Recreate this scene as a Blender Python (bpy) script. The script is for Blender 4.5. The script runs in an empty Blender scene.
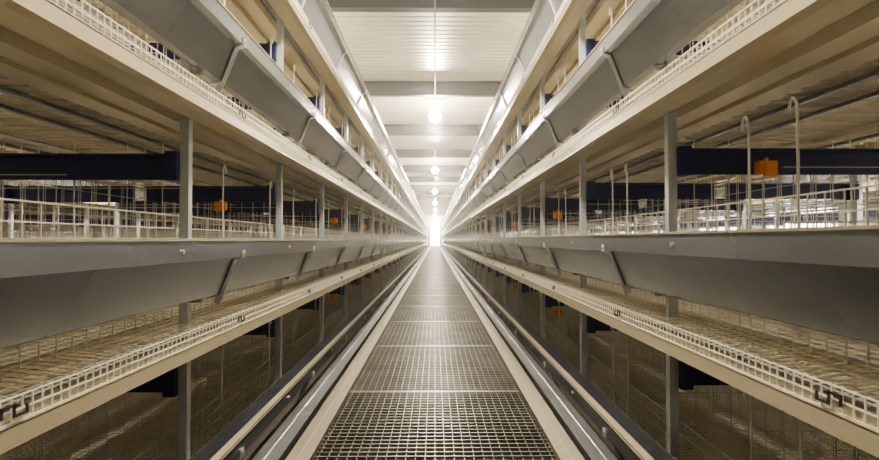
import bpy, math, random, bmesh
from mathutils import Vector
random.seed(3)
Z0=2.45           # camera / eye height above the concrete floor
P=1.03            # bay length
D0=1.72           # depth of first post
F=560.0
C=bpy.context.scene.collection

# ---------------- materials ----------------
def mat(name, col, metal=0.0, rough=0.5, var=0.12, scale=6.0, emis=None, es=0, stretch=(1,1,1), bump=0.0, rust=None):
    m=bpy.data.materials.new(name); m.use_nodes=True
    nt=m.node_tree; b=nt.nodes['Principled BSDF']
    b.inputs['Metallic'].default_value=metal; b.inputs['Roughness'].default_value=rough
    mp=nt.nodes.new('ShaderNodeMapping'); mp.inputs['Scale'].default_value=stretch
    n=nt.nodes.new('ShaderNodeTexNoise'); n.inputs['Scale'].default_value=scale; n.inputs['Detail'].default_value=5
    geo=nt.nodes.new('ShaderNodeNewGeometry')
    nt.links.new(geo.outputs['Position'],mp.inputs['Vector'])
    nt.links.new(mp.outputs['Vector'],n.inputs['Vector'])
    r=nt.nodes.new('ShaderNodeValToRGB')
    r.color_ramp.elements[0].position=.3; r.color_ramp.elements[1].position=.62
    r.color_ramp.elements[0].color=tuple(c*(1-var) for c in col)+(1,)
    r.color_ramp.elements[1].color=tuple(min(1,c*(1+var)) for c in col)+(1,)
    if rust:
        e=r.color_ramp.elements.new(.76); e.color=rust+(1,)
    nt.links.new(n.outputs['Fac'],r.inputs['Fac']); nt.links.new(r.outputs['Color'],b.inputs['Base Color'])
    if bump:
        bp=nt.nodes.new('ShaderNodeBump'); bp.inputs['Strength'].default_value=bump; bp.inputs['Distance'].default_value=.01
        nt.links.new(n.outputs['Fac'],bp.inputs['Height']); nt.links.new(bp.outputs['Normal'],b.inputs['Normal'])
    if emis:
        b.inputs['Emission Color'].default_value=emis+(1,); b.inputs['Emission Strength'].default_value=es
    return m
M_GALV=mat('galvanised_steel',(.33,.35,.39),.7,.27,.18,5,stretch=(1,.3,1))
M_POST=mat('post_steel',(.52,.55,.59),.4,.35,.1,8)
M_RAIL=mat('cream_rail',(.69,.62,.48),.4,.24,.09,4,stretch=(1,.2,1))
M_WRAIL=mat('walkway_rail',(.46,.42,.34),.4,.33,.12,4,stretch=(1,.2,1))
M_WIRE=mat('wire_zinc',(.74,.72,.66),.4,.33,.08)
M_GUARD=mat('egg_guard_white',(.9,.86,.75),.0,.35,.05)
M_BELT=mat('manure_belt',(.74,.68,.55),.0,.5,.14,3,stretch=(3,.4,1))
M_NAVY=mat('navy_plate',(.015,.025,.11),.0,.4,.15)
M_ORNG=mat('orange_plastic',(.95,.34,.03),.0,.4,.05)
M_DARK=mat('dark_clip',(.04,.04,.05),.0,.5,.1)
M_GRATE=mat('grating_steel',(.30,.30,.285),.5,.36,.18,5,rust=(.34,.25,.19))
M_CONC=mat('concrete',(.30,.28,.25),0,.85,.2,2,bump=.3)
M_CEIL=mat('ceiling_sheet',(.58,.555,.48),.3,.35,.10,1.5)
M_BEAM=mat('purlin_steel',(.03,.032,.038),.1,.5,.1)
M_WALL=mat('wall_paint',(.62,.59,.50),0,.7,.12,1.5)
M_WIN=mat('window_daylight',(.9,.9,.9),0,.5,.02,emis=(1,.97,.9),es=14)
M_DOORL=mat('door_daylight',(.9,.9,.9),0,.5,.02,emis=(1,.91,.72),es=50)
M_BULB=mat('bulb_glass',(1,.95,.85),0,.3,.01,emis=(1,.90,.66),es=230)
M_FRAME=mat('frame_white',(.8,.78,.72),0,.5,.05)
MATS=[M_GALV,M_POST,M_RAIL,M_WRAIL,M_WIRE,M_GUARD,M_BELT,M_NAVY,M_ORNG,M_DARK,M_GRATE,M_CONC,M_CEIL,M_BEAM,M_WALL,M_WIN,M_DOORL,M_BULB,M_FRAME]
IX={m.name:i for i,m in enumerate(MATS)}

class B:
    def __init__(s): s.v=[];s.f=[];s.m=[]
    def box(s,x0,x1,y0,y1,z0,z1,m):
        n=len(s.v)
        s.v+=[(x0,y0,z0),(x1,y0,z0),(x1,y1,z0),(x0,y1,z0),(x0,y0,z1),(x1,y0,z1),(x1,y1,z1),(x0,y1,z1)]
        for q in((0,3,2,1),(4,5,6,7),(0,1,5,4),(1,2,6,5),(2,3,7,6),(3,0,4,7)):
            s.f.append(tuple(n+i for i in q)); s.m.append(IX[m.name])
    def rod(s,a,b,r,m,n=4):
        a=Vector(a);b=Vector(b);d=(b-a).normalized()
        up=Vector((0,0,1)) if abs(d.z)<.9 else Vector((0,1,0))
        p=d.cross(up).normalized();q=d.cross(p)
        k=len(s.v)
        for c in(a,b):
            for i in range(n):
                t=2*math.pi*(i+.5)/n
                s.v.append(tuple(c+p*math.cos(t)*r+q*math.sin(t)*r))
        for i in range(n):
            j=(i+1)%n
            s.f.append((k+i,k+j,k+n+j,k+n+i)); s.m.append(IX[m.name])
        s.f.append(tuple(k+i for i in reversed(range(n))));s.m.append(IX[m.name])
        s.f.append(tuple(k+n+i for i in range(n)));s.m.append(IX[m.name])
    def sheet(s,pts,y0,y1,th,m):
        for (x0,z0),(x1,z1) in zip(pts[:-1],pts[1:]):
            d=Vector((x1-x0,z1-z0)).normalized(); nx,nz=-d.y*th/2,d.x*th/2
            ex,ez=d.x*th/2,d.y*th/2
            c=[(x0-ex+nx,z0-ez+nz),(x1+ex+nx,z1+ez+nz),(x1+ex-nx,z1+ez-nz),(x0-ex-nx,z0-ez-nz)]
            n=len(s.v)
            s.v+=[(x,y0,z) for x,z in c]+[(x,y1,z) for x,z in c]
            for q in((0,1,2,3),(7,6,5,4),(0,4,5,1),(1,5,6,2),(2,6,7,3),(3,7,4,0)):
                s.f.append(tuple(n+i for i in q)); s.m.append(IX[m.name])
    def mirror(s):
        n=len(s.v); s.v+=[(-x,y,z) for x,y,z in s.v]
        s.f+=[tuple(n+i for i in reversed(f)) for f in s.f]; s.m+=s.m
    def mesh(s,name):
        me=bpy.data.meshes.new(name); me.from_pydata(s.v,[],s.f)
        used=sorted(set(s.m)); mp={u:i for i,u in enumerate(used)}
        for u in used: me.materials.append(MATS[u])
        me.polygons.foreach_set('material_index',[mp[i] for i in s.m]); me.update()
        bm=bmesh.new(); bm.from_mesh(me); bmesh.ops.recalc_face_normals(bm,faces=bm.faces); bm.to_mesh(me); bm.free()
        return me
    def obj(s,name,parent=None,loc=(0,0,0)):
        o=bpy.data.objects.new(name,s.mesh(name)); C.objects.link(o); o.location=loc
        if parent: o.parent=parent
        return o
def empty(name,loc=(0,0,0)):
    e=bpy.data.objects.new(name,None); C.objects.link(e); e.location=loc; e.empty_display_size=.2; return e
def inst(me,name,parent,loc):
    o=bpy.data.objects.new(name,me); C.objects.link(o); o.parent=parent; o.location=loc; return o

# ---------------- cage bay module (local x: 0 = row centre, aisle at -RC) ----------------
RC=1.43
def X(x): return x-RC
TZ=[-1.30,-.65,0,.70,1.40]
ZT=TZ[-1]+.22
def bay():
    b=B()
    zb=-Z0
    x0,x1=X(.735),X(.762)
    b.box(x0,x1,-.013,-.009,zb,ZT,M_POST); b.box(x0,x0+.004,-.009,.014,zb,ZT,M_POST); b.box(x1-.004,x1,-.009,.014,zb,ZT,M_POST)
    b.box(x0-.03,x1+.03,-.04,.04,zb-.02,zb+.006,M_GALV)
    for z in TZ:
        top=z>1
        b.sheet([(X(.645),z-.014),(X(.645),z),(X(.62),z),(X(.62),z-.054),(X(.645),z-.056),(X(.692),z-.175),(X(.716),z-.175),(X(.722),z-.01)],0,P,.003,M_GALV)
        b.sheet([(X(.6175),z-.001),(X(.646),z+.0015)],0,P,.004,M_RAIL)
        b.rod((X(.614),.72,z-.03),(X(.620),.72,z-.03),.006,M_RAIL,8)
        b.box(X(.70),X(.74),-.01,.01,z-.19,z-.178,M_GALV)
        # egg rail
        b.sheet([(X(.668),z-.292),(X(.647),z-.292),(X(.647),z-.324),(X(.668),z-.328)],0,P,.003,M_RAIL)
        b.sheet([(X(.668),z-.328),(X(.735),z-.328),(X(.735),z-.308)],0,P,.003,M_RAIL)
        b.sheet([(X(.735),z-.296),(X(.80),z-.296)],0,P,.003,M_GALV)
        b.box(X(.672),X(.73),0,P,z-.308,z-.305,M_GUARD)
        for zz in(-.248,-.27,-.288): b.rod((X(.65),0,z+zz),(X(.65),P,z+zz),.0020,M_GUARD)
        for i in range(44):
            y=(i+.5)*P/44
            b.rod((X(.65),y,z-.292),(X(.65),y,z-.246),.0017,M_GUARD)
            if i%2==0: b.rod((X(.65),y,z-.248),(X(.70),y,z-.243),.0015,M_WIRE)
        yc=.17
        b.box(X(.643),X(.646),yc,yc+.03,z-.261,z-.257,M_DARK); b.box(X(.643),X(.646),yc+.026,yc+.03,z-.276,z-.257,M_DARK)
        b.box(X(.643),X(.646),yc+.026,yc+.058,z-.279,z-.275,M_DARK); b.box(X(.643),X(.646),yc+.054,yc+.058,z-.279,z-.263,M_DARK)
        b.box(X(.643),X(.646),yc,yc+.004,z-.275,z-.257,M_DARK)
        b.sheet([(X(.79),z-.29),(X(.80),z-.325),(X(.865),z-.325),(X(.868),z-.308),(X(.895),z-.308),(X(.898),z-.325),(X(.97),z-.325),(X(.97),z-.295)],0,P,.003,M_RAIL)
        b.box(X(.985),0.0,0,P,z-.292,z-.288,M_BELT)
        for i in range(14):
            y=(i+.5)*P/14
            b.rod((X(.97),y,z-.299),(0,y,z-.299),.004,M_WIRE)
        for x in (1.1,1.25): b.box(X(x),X(x)+.02,0,P,z-.314,z-.302,M_GALV)
        zf=lambda x:z-.262+(x-.66)*.10
        n=28
        for i in range(n+1):
            x=.66+(RC-.66)*i/n
            b.rod((X(x),0,zf(x)+.003),(X(x),P,zf(x)+.003),.0016,M_WIRE)
        for i in range(34):
            y=(i+.5)*P/34
            b.rod((X(.66),y,zf(.66)),(0,y,zf(RC)),.0018,M_WIRE)
        xf=X(.775)
        for zz in(-.20,-.13,-.06,.0,.035,.075):
            b.rod((xf,0,z+zz),(xf,P,z+zz),.0023,M_WIRE)
        for i in range(20):
            y=(i+.5)*P/20
            b.rod((xf,y,z-.245),(xf,y,z+.077),.0018,M_WIRE)
        hp=.30 if not top else .2
        for i in range(7):
            zz=-.20+i*.06
            b.rod((xf,0.02,z+zz),(0,0.02,z+zz),.0016,M_WIRE)
        for i in range(1,12):
            x=xf+(0-xf)*i/12
            b.rod((x,.02,z-.23),(x,.02,z+hp),.0016,M_WIRE)
        for zz in(-.1,.02,.14): b.rod((xf,P/2,z+zz),(0,P/2,z+zz),.0014,M_WIRE)
        if not top:
            b.box(X(.775),X(1.40),.005,.013,z+.185,z+.262,M_NAVY)
            b.box(X(.775),X(1.40),-.02,.005,z+.255,z+.262,M_NAVY)
            b.box(X(.764),X(.80),-.03,.022,z+.18,z+.268,M_NAVY)
            b.rod((X(1.2),0,z+.29),(X(1.2),P,z+.29),.009,M_WIRE,8)
        for i in range(10): 
            y=(i+.5)*P/10
            b.rod((-.004,y,z-.19),(-.004,y,z+hp),.0016,M_WIRE)
        for zz in(-.1,0,.1,.2): b.rod((-.004,0,z+zz),(-.004,P,z+zz),.0016,M_WIRE)
    zt=ZT
    b.sheet([(X(.73),zt-.04),(X(.73),zt),(X(.77),zt)],0,P,.004,M_RAIL)
    b.box(X(.73),0,-.015,.015,zt-.04,zt-.003,M_GALV)
    for i in range(10):
        x=.8+i*.065
        b.rod((X(x),0,zt-.01),(X(x),P,zt-.01),.002,M_WIRE)
    for i in range(16):
        y=(i+.5)*P/16
        b.rod((X(.75),y,zt-.013),(0,y,zt-.013),.002,M_WIRE)
    b.mirror()
    return b.mesh('cage_bay')
BAY=bay()
bb=B()
for z in TZ:
    bb.sheet([(X(.6155),z-.035),(X(.6165),z-.056),(X(.641),z-.064),(X(.687),z-.18),(X(.735),z-.187)],-.014,.014,.004,M_POST)
    bb.sheet([(X(.66),z-.10),(X(.70),z-.20)],-.002,.002,.02,M_POST)
    bb.rod((X(.610),0,z-.045),(X(.618),0,z-.045),.005,M_RAIL,8)
bb.mirror(); BRK=bb.mesh('trough_bracket')
br=B()
for z in TZ[:-1]:
    xr=X(.771)
    br.rod((xr,0,z-.22),(xr,0,z+.25),.0030,M_WIRE,8)
    pr=(xr,0,z+.25)
    for a in range(1,7):
        t=math.pi*a/6
        q=(xr,.014-.014*math.cos(t),z+.25+.03*math.sin(t))
        br.rod(pr,q,.0030,M_WIRE,8); pr=q
br.mirror(); ROD=br.mesh('hooked_rod')
bc=B()
bc.box(-.026,.026,-.02,.012,-.02,.02,M_ORNG); bc.box(-.018,.018,-.034,-.02,-.028,.01,M_ORNG); bc.rod((0,-.005,.02),(0,-.005,.03),.006,M_ORNG,8)
CUP=bc.mesh('drinker_cup')
NB=48
def row(name,cx,dz,side,odd,nb=NB,near=True):
    e=empty(name,(cx,0,Z0+dz))
    for i in range(-4,nb):
        inst(BAY,'bay_%d'%(i+5),e,(0,D0+i*P,0))
        offs=((.36,.95) if i>=0 else (.29,)) if side<0 else (.46,.64)
        for j,off in enumerate(offs):
            if i<24: inst(ROD,'hooked_rod_%d_%d'%(i+5,j),e,(0,D0+i*P+off,0))
        if near and i>=0 and i%2==odd and i<20:
            for k,z in enumerate(TZ[:-1]):
                inst(CUP,'drinker_cup_%d_%d'%(i,k),e,(-side*(RC-(1.02 if i<2 else .84)),D0+i*P-.035,z+(.165 if side<0 else .2 if i<2 else .15)))
    y=1.85 if side<0 else 1.98
    y-=1.08*5; j=0
    while y<D0+nb*P-.1:
        if not .4<y<1.5: inst(BRK,'trough_bracket_%d'%j,e,(0,y,0))
        y+=1.08; j+=1
    return e
row('poultry_cage_row',-RC-.015,0,-1,1)
row('poultry_cage_row',RC-.02,.018,1,0)
row('poultry_cage_row',-RC-.015-2.86,0,-1,1,24,False)
row('poultry_cage_row',RC-.02+2.86,.018,1,0,24,False)
# ---------------- walkway ----------------
W=.362; zw=-.65
g=B()
PL=P
nl=24
for i in range(nl+1):
    x=-W+.012+(2*W-.024)*i/nl
    g.box(x-.0013,x+.0013,.004,PL-.004,-.022,0,M_GRATE)
nt_=30
for i in range(nt_+1):
    y=.008+(PL-.016)*i/nt_
    w=.0026 if 0<i<nt_ else .006
    g.box(-W,W,y-w,y+w,-.010,.002,M_GRATE)
for k in(.33,.66): g.box(-W,W,k*PL-.012,k*PL+.012,-.05,-.024,M_GALV)
GR=g.mesh('grating_panel')
def walkway(cx,nb):
    we=empty('walkway_grating',(cx,0,Z0))
    for i in range(-3,nb):
        inst(GR,'grating_panel_%d'%(i+4),we,(0,D0-.34+i*PL,zw))
    y0,y1=-1.7,D0+nb*P-.4
    r=B()
    for s in(-1,1):
        q=lambda pts:[(s*x,z) for x,z in pts]
        r.sheet(q([(.366,zw-.05),(.366,zw+.012),(.40,zw+.014),(.405,zw+.006),(.44,zw+.006),(.44,zw-.05)]),y0,y1,.004,M_WRAIL)
        r.sheet(q([(.475,zw-.09),(.475,zw-.015),(.515,zw-.012),(.52,zw-.022),(.56,zw-.022),(.56,zw-.06)]),y0,y1,.004,M_GALV)
    yy=D0-2*P
    while yy<y1:
        r.box(-.565,.565,yy-.02,yy+.02,zw-.135,zw-.09,M_GALV)
        for s in(-1,1):
            r.box(s*.42-.015,s*.42+.015,yy-.018,yy+.018,-Z0,zw-.02,M_GALV)
            r.box(s*.50-.015,s*.50+.015,yy-.018,yy+.018,zw-.1,zw-.02,M_GALV)
        yy+=2*P
    r.obj('support_rails',we)
walkway(0,NB); walkway(-2.89,24); walkway(2.85,24)
# ---------------- building shell ----------------
XW=5.7; YB=-3.4; YF=D0+NB*P+1.2; HC=2.34
def shell(name,fn):
    b=B(); fn(b); return b.obj(name,None,(0,0,Z0))
shell('floor',lambda b:b.box(-XW,XW,YB,YF,-Z0-.15,-Z0,M_CONC))
def ceil(b):
    y=YB; pit=.125
    pr=[]
    while y<YF:
        pr+=[(y,HC),(y+pit*.70,HC),(y+pit*.76,HC+.018),(y+pit*.94,HC+.018)]; y+=pit
    n=len(b.v)
    for (y,z) in pr: b.v+=[(-XW-.1,y,z),(XW+.1,y,z)]
    for i in range(len(pr)-1):
        b.f.append((n+2*i,n+2*i+1,n+2*i+3,n+2*i+2)); b.m.append(IX['ceiling_sheet'])
    b.box(-XW-.2,XW+.2,YB-.1,YF+.1,HC+.06,HC+.12,M_CEIL)
shell('ceiling',ceil)
def purl(y):
    def f(b):
        b.box(-XW,XW,y-.006,y+.006,HC-.20,HC-.002,M_BEAM)
        b.box(-XW,XW,y-.05,y+.05,HC-.21,HC-.20,M_BEAM); b.box(-XW,XW,y-.05,y+.05,HC-.012,HC-.002,M_BEAM)
    return f
y=5.15-6.2
while y<YF-1:
    shell('ceiling_beam',purl(y)); y+=3.1
WZ0,WZ1=-.1,.6
def side(s,name,win):
    def f(b):
        xa,xb=(s*XW,s*(XW+.12)); xa,xb=min(xa,xb),max(xa,xb)
        if not win:
            b.box(xa,xb,YB,YF,-Z0,HC+.05,M_WALL); return
        b.box(xa,xb,YB,YF,-Z0,WZ0,M_WALL); b.box(xa,xb,YB,YF,WZ1,HC+.05,M_WALL)
        y=YB
        while y<YF-2.6:
            b.box(xa,xb,y,y+.9,WZ0,WZ1,M_WALL); y+=2.6
        b.box(xa,xb,y,YF,WZ0,WZ1,M_WALL)
    shell(name,f)
side(-1,'wall_left',False); side(1,'wall_right',True)
n=1; y=YB
while y<YF-2.6:
    b=B(); xx=XW+.06; ya,yb=y+.9,y+2.6
    b.box(xx-.005,xx+.005,ya,yb,WZ0,WZ1,M_WIN)
    xi=XW+.02
    for (a,c,d,e_) in((ya,yb,WZ0,WZ0+.03),(ya,yb,WZ1-.03,WZ1),(ya,ya+.04,WZ0+.03,WZ1-.03),(yb-.04,yb,WZ0+.03,WZ1-.03),((ya+yb)/2-.02,(ya+yb)/2+.02,WZ0+.03,WZ1-.03)):
        b.box(xi-.019,xi+.03,a,c,d,e_,M_FRAME)
    b.obj('window_%d'%n,None,(0,0,Z0)); n+=1
    y+=2.6
shell('wall_far',lambda b:b.box(-XW,XW,YF,YF+.12,-Z0,HC,M_WALL))
shell('wall_near',lambda b:b.box(-XW,XW,YB-.12,YB,-Z0,HC,M_WALL))
def door(b):
    b.box(-.42,.42,YF-.02,YF-.012,-.5,1.7,M_DOORL)
    for xx in(-.46,-.015,.42): b.box(xx,xx+.04,YF-.06,YF-.005,-Z0,1.74,M_FRAME)
    b.box(-.42,.42,YF-.06,YF-.005,1.7,1.74,M_FRAME); b.box(-.42,.42,YF-.05,YF-.005,-Z0,-.5,M_FRAME)
shell('door_1',door)
# ---------------- conduit and lamps ----------------
shell('ceiling_conduit',lambda b:b.rod((0,YB,HC-.222),(0,YF,HC-.222),.008,M_BEAM,8))
def lamp(x,y,power,z=2.02):
    e=empty('pendant_bulb_lamp',(x,y,Z0+z))
    b=B(); b.rod((0,0,.07),(0,0,HC-.215-z if x==0 else .16),.03,M_FRAME,12)
    if x: b.rod((0,0,.16),(0,0,HC-z),.006,M_DARK,6)
    b.obj('socket',e)
    bm=bmesh.new(); bmesh.ops.create_uvsphere(bm,u_segments=20,v_segments=12,radius=.10)
    for v in bm.verts:
        if v.co.z>0:
            t=(v.co.z/.10)**2; v.co.x*=1-.4*t; v.co.y*=1-.4*t
    me=bpy.data.meshes.new('bulb'); bm.to_mesh(me); bm.free(); me.materials.append(M_BULB)
    for p in me.polygons: p.use_smooth=True
    inst(me,'bulb',e,(0,0,0))
    l=bpy.data.lights.new('bulb_light','POINT'); l.energy=power; l.color=(1,.89,.71); l.shadow_soft_size=.08
    lo=bpy.data.objects.new('bulb_light',l); C.objects.link(lo); lo.parent=e; lo.location=(0,0,-.19)
for i in range(-1,8):
    lamp(0,1.95+7.1*i,230)
for s in(-1,1):
    for y in(1.0,5.5,12,20,30): lamp(s*2.86,y,480,1.7)
w=bpy.data.worlds.new('world'); bpy.context.scene.world=w; w.use_nodes=True
nt=w.node_tree
nt.nodes['Background'].inputs[0].default_value=(.8,.88,1,1); nt.nodes['Background'].inputs[1].default_value=.6
vs=nt.nodes.new('ShaderNodeVolumeScatter')   # thin haze added to stand in for bloom around bulbs and far door
vs.inputs['Density'].default_value=.010; vs.inputs['Anisotropy'].default_value=.85; vs.inputs['Color'].default_value=(1,.97,.9,1)
nt.links.new(vs.outputs[0],[n_ for n_ in nt.nodes if n_.type=='OUTPUT_WORLD'][0].inputs['Volume'])
try: bpy.context.scene.view_settings.look='AgX - Medium High Contrast'
except Exception as ex: print(ex)
cd=bpy.data.cameras.new('camera'); cd.sensor_width=36; cd.lens=36*F/879; cd.clip_start=.02; cd.clip_end=200
cd.dof.use_dof=True; cd.dof.focus_distance=4; cd.dof.aperture_fstop=9
cam=bpy.data.objects.new('camera',cd); C.objects.link(cam); cam.location=(0,0,Z0)
cam.rotation_euler=(math.radians(90)+math.atan(10/F),0,-math.atan(4.5/F))
bpy.context.scene.camera=cam
